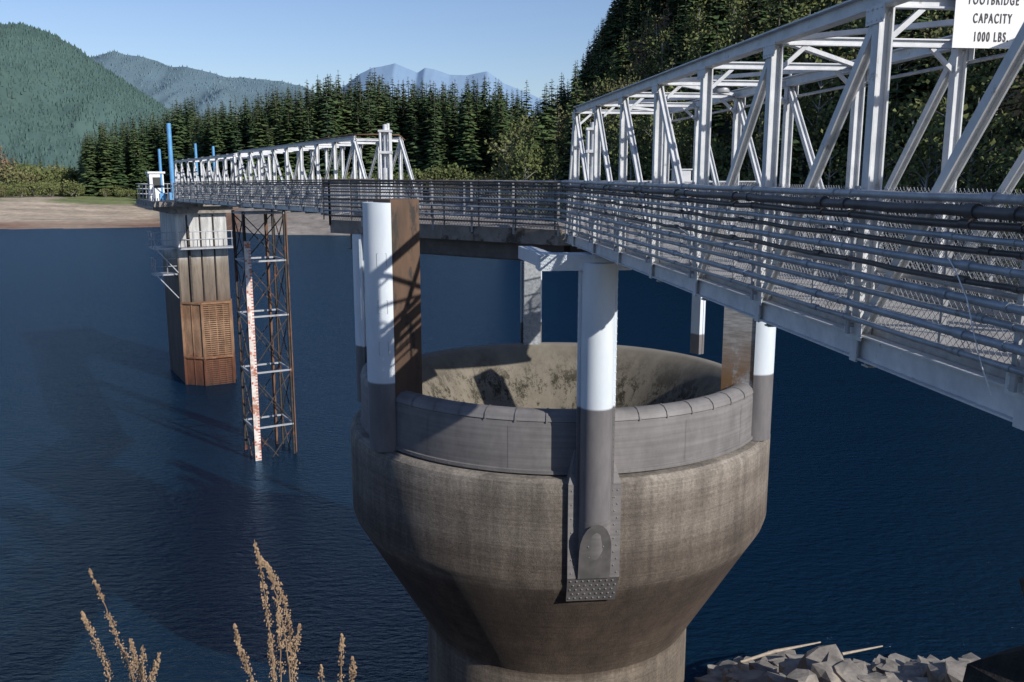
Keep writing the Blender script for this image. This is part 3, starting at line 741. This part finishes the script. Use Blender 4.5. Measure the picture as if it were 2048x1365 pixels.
# ---------------------------------------------------------------- intake tower
it=empty("intake_tower");TC=Vector((-20.75,60.2,0))
def Tp(a,b,z): return TC+FE*a+FN*b+Vector((0,0,z))
TA=math.atan2(FN.y,FN.x)
mb=MB();mb.box(Tp(2.9,0,3),3.3,5.8,18.0,TA)
o=mb.obj("tower_shaft",M['tower'],it);bv=o.modifiers.new("b",'BEVEL');bv.width=.08
mb=MB();mb.box(Tp(2.7,-.35,E-1.85),5.4,7.4,.32,TA);mb.box(Tp(2.8,-.0,E-2.25),4.0,6.6,.46,TA);mb.obj("tower_deck",M['slab'],it)
mb=MB()
for b in(-.95,-.1,.75): 
    mb.tube([Tp(-.06,b,4),Tp(-.06,b,E-2.6)],.05,6)
mb.box(Tp(-.12,-.9,6.9),.12,.2,7.5,TA)
mb.obj("guide_pipes",M['dark'],it)
mb=MB();mb.box(Tp(-.55,.1,E-4.75),3.7,1.1,.10,TA)
for b in(-1.6,-.8,0,.8,1.7): mb.beam(Tp(-1.05,b,E-4.7),Tp(-1.05,b,E-3.65),.04,.04)
for z in(E-3.65,E-4.15): mb.tube([Tp(-1.05,-1.7,z),Tp(-1.05,1.8,z)],.03,6)
def balc(z,w):
    mb.box(Tp(.9,-2.35,z),1.5,w,.10,TA)
    for a,b in((.9-w/2,-3.05),(.9,-3.05),(.9+w/2,-3.05),(.9-w/2,-2.3)): mb.beam(Tp(a,b,z),Tp(a,b,z+1.05),.05,.05)
    for zz in(.55,1.05): mb.tube([Tp(.9-w/2,-1.7,z+zz),Tp(.9-w/2,-3.05,z+zz),Tp(.9+w/2,-3.05,z+zz)],.03,6)
    mb.beam(Tp(.9-w/2,-3,z),Tp(.9-w/2,-1.7,z-1.6),.06,.06)
balc(E-4.75,2.2);balc(E-6.5,1.4)
mb.obj("balconies",M['galv'],it)
mb=MB()
fr=[(-.05,-1.62),(-1.15,-.55),(-1.15,1.3),(-.05,1.62)];rb=-2.5;rt=5.6
pts=[Tp(a,b,0) for a,b in fr]
mb.add([p+Vector((0,0,rb)) for p in pts]+[p+Vector((0,0,rt)) for p in pts],[(0,1,5,4),(2,3,7,6),(4,5,6,7)],0)
back=[Tp(-1.06,-.52,0),Tp(-1.06,1.27,0)]
mb.add([p+Vector((0,0,rb)) for p in back]+[p+Vector((0,0,rt)) for p in back],[(0,1,3,2)],2)
z=.0
while z<rt: mb.beam(Tp(-1.14,-.55,z),Tp(-1.14,1.3,z),.04,.07);z+=.14
b=-.55
while b<=1.35: mb.beam(Tp(-1.12,b,rb),Tp(-1.12,b,rt),.05,.04);b+=.46
for a,b in fr: mb.beam(Tp(a-.02,b,rb),Tp(a-.02,b,rt+.05),.12,.12)
mb.beam(Tp(-.6,-1.1,rb),Tp(-.6,-1.1,rt),.06,.06)
for z in(1.9,5.6): mb.beam(Tp(-.07,-1.66,z),Tp(-1.2,-.56,z),.1,.12);mb.beam(Tp(-1.22,-.58,z),Tp(-1.22,1.33,z),.1,.12)
mb.obj("trash_rack",[M['rustorange'],M['dark'],M['rustside']],it)
mb=MB()
def dk(a,b): return Tp(a,b,E-1.69)
cor=[(-.9,-3.0),(6.3,-3.0),(6.3,2.3),(-.9,2.3)]
for i in range(4):
    p=dk(*cor[i]);q=dk(*cor[(i+1)%4]);n=5
    if i==3: q=dk(-.9,.8)
    for k in range(n+1): s=p.lerp(q,k/n);mb.beam(s,s+Vector((0,0,1.08)),.05,.05)
    for z in(.4,.75,1.08): mb.tube([p+Vector((0,0,z)),q+Vector((0,0,z))],.028,6)
mb.obj("deck_handrails",M['galv'],it)
mb=MB()
for a,b,h,r_ in((2.0,-2.0,3.4,.09),(4.2,-.9,5.2,.15),(5.2,1.0,3.9,.09),(4.2,2.0,3.7,.09)): mb.tube([dk(a,b),dk(a,b)+Vector((0,0,h))],r_,10);mb.box(dk(a,b)+Vector((0,0,.25)),r_*4,r_*4,.5,TA)
mb.obj("gate_stem_covers",M['blue'],it)
mb=MB();c=dk(2.4,-2.3);mb.box(c+Vector((0,0,.9)),.9,.9,1.8,TA);mb.box(c+Vector((0,0,1.86)),1.1,1.1,.12,TA);mb.obj("control_booth",M['white'],it)
mb=MB();mb.box(c-FE*.46+Vector((0,0,1.2)),.5,.03,.7,TA);mb.box(c-FN*.46+Vector((0,0,1.2)),.03,.5,.7,TA);mb.obj("booth_windows",M['black'],it)
mb=MB()
for a,b in((.5,-1.2),(.8,1.2),(3.4,.5)): mb.box(dk(a,b)+Vector((0,0,.6)),.6,.5,1.2,TA);mb.tube([dk(a,b)+Vector((0,0,1.2)),dk(a,b)+Vector((0,0,1.9))],.14,8)
mb.obj("gate_operators",M['truss'],it)

# ---------------------------------------------------------------- foreground
import bmesh
bm=bmesh.new();bmesh.ops.create_icosphere(bm,subdivisions=2,radius=1);bm.verts.ensure_lookup_table()
IV=[v.co.copy() for v in bm.verts];IF=[tuple(v.index for v in f.verts) for f in bm.faces];bm.free()
def rock(mb,c,sx,sy,sz,seed,rough=.45,mi=0):
    vs=[];rz=U(0,6.28);cr,sr=math.cos(rz),math.sin(rz)
    for v in IV:
        k=1+rough*noise.noise(v*1.3+Vector((seed,seed*2,0)))
        w=Vector((max(-.72,min(.72,v.x*k)),max(-.7,min(.7,v.y*k)),max(-.6,min(.6,v.z*k))))
        x,y,z=w.x*sx,w.y*sy,w.z*sz
        vs.append((c[0]+x*cr-y*sr,c[1]+x*sr+y*cr,c[2]+z+.2*x))
    mb.add(vs,IF,mi)
mb=MB()
for i in range(2600):
    x=U(-14,20);y=shoreY(x)+(U(-5,1.5) if i<1100 else U(-2.2,.8))
    if math.hypot(x-CX,y-CY)<3.7: continue
    s=(U(.12,.5)*(1.5 if R()<.12 else 1)) if i<1100 else U(.06,.24);rock(mb,(x,y,Hf(x,y)+s*.2),s*U(.8,1.5),s,s*U(.6,1.0),i*.37,.7)
mb.obj("riprap_rocks",M['rock'])
mb=MB()
pts=[Vector((6.2,22.3,1.0)),Vector((7.2,22.6,1.15)),Vector((8.6,23.0,1.2))];mb.tube(pts,[.04,.05,.02],7)
mb.tube([Vector((8.9,22.2,1.3)),Vector((10.2,22.7,1.25))],[.04,.02],7);mb.obj("driftwood_log",M['wood'])
mb=MB();p=px(2130,1440,6.0);rock(mb,p,.75,.7,.8,3.3,.9);rock(mb,p+Vector((.4,.3,.3)),.8,.7,1.0,5.1,.9);rock(mb,p+Vector((-.2,.2,-.5)),.9,.8,.7,7.1,.9);mb.obj("dark_boulder",M['drock'])
def stalk(pts,Y):
    mb=MB();P=[px(x,y,Y+.04*i) for i,(x,y) in enumerate(pts)]
    q=P[-1];P.append(Vector((q.x+.05,q.y+.1,Hf(q.x,q.y+.1)-.05)))
    Q=[]
    for i in range(len(P)-1):
        for k in range(8): Q.append(P[i].lerp(P[i+1],k/8)+Vector((U(-.002,.002),0,0)))
    Q.append(P[-1]);n=len(Q)
    mb.tube(Q,[.001+.0025*i/n for i in range(n)],5,0)
    L=len(P)-2
    for i in range(int(8*L*.85)):
        f=i/(8*L)
        if R()<.12: continue
        for _ in range(15):
            t=R();c=Q[i].lerp(Q[i+1],t);r_=(.0045+.008*min(1,f*3))
            d=Vector((U(-1,1),U(-1,1),U(-.6,1)));c=c+d.normalized()*r_*U(.3,1.2);s=U(.0016,.0040)
            vs=[c+Vector((s,0,0)),c+Vector((-s*.5,s*.8,0)),c+Vector((-s*.5,-s*.8,0)),c+Vector((0,0,s*1.5)),c+Vector((0,0,-s))]
            mb.add(vs,[(0,1,3),(1,2,3),(2,0,3),(1,0,4),(2,1,4),(0,2,4)],0)
    return mb
groups=[("dry_weed",[[(178,1138),(205,1200),(232,1270),(262,1340),(275,1400)],[(163,1225),(185,1270),(212,1330),(228,1400)],[(262,1280),(270,1320),(290,1370),(295,1420)],[(318,1308),(306,1350),(295,1400)],[(286,1290),(285,1340),(290,1400)]],2.6),
("dry_weed",[[(508,1080),(520,1130),(530,1200),(545,1290),(552,1400)],[(532,1125),(552,1190),(570,1270),(585,1400)],[(520,1115),(545,1150),(572,1210),(582,1290),(585,1400)],[(468,1250),(480,1300),(500,1350),(515,1420)],[(600,1250),(590,1300),(588,1400)],[(538,1270),(545,1330),(550,1400)],[(556,1230),(560,1300),(562,1400)]],2.5),
("dry_weed",[[(684,1270),(683,1310),(680,1400)],[(706,1315),(705,1350),(700,1410)],[(640,1330),(650,1400)]],2.7)]
for nm,sts,Y in groups:
    e=empty(nm)
    for i,s in enumerate(sts):
        mb=stalk(s,Y+U(-.1,.1));mb.obj("stalk_%d"%(i+1),M['stalk'],e)
    mb=MB();bx,by=px(sts[0][-1][0],1400,Y).x,Y
    for _ in range(26):
        x=bx+U(-.18,.18);y=by+U(-.1,.15);z=Hf(x,y);h=U(.5,.95)
        mb.tube([(x,y,z),(x+U(-.05,.05),y,z+h*.5),(x+U(-.12,.12),y+U(-.05,.05),z+h)],[.003,.002,.0008],4)
    mb.obj("dark_stems",M['stalkd'],e)

# ---------------------------------------------------------------- light, sky, camera
azs=math.radians(48);el=math.radians(28)
D=Vector((math.sin(azs)*math.cos(el),-math.cos(azs)*math.cos(el),math.sin(el)))
L=bpy.data.lights.new("sun",'SUN');L.energy=5.0;L.angle=math.radians(.53);L.color=(1,.95,.88)
lo=bpy.data.objects.new("sun",L);lo.rotation_euler=D.to_track_quat('Z','Y').to_euler();lo.location=(0,0,60);scene.collection.objects.link(lo)
w=bpy.data.worlds.new("World");scene.world=w;w.use_nodes=True;nt=w.node_tree
sk=nt.nodes.new("ShaderNodeTexSky");sk.sky_type='NISHITA';sk.sun_disc=False;sk.sun_elevation=el;sk.sun_rotation=math.radians(180)-azs
sk.air_density=1.1;sk.dust_density=.4;sk.ozone_density=2.0
o=mix(nt,sk.outputs[0],(.86,.90,1.10),1.0,'MULTIPLY')
nt.links.new(o,nt.nodes["Background"].inputs[0]);nt.nodes["Background"].inputs[1].default_value=.11
cam=bpy.data.cameras.new("camera");cam.lens=F/2048*36;cam.sensor_width=36;cam.clip_start=.05;cam.clip_end=30000
co=bpy.data.objects.new("camera",cam);co.location=(0,0,E);co.rotation_euler=(math.pi/2-PITCH,0,0);scene.collection.objects.link(co);scene.camera=co
scene.view_settings.view_transform='Standard';scene.view_settings.look='None';scene.view_settings.exposure=0
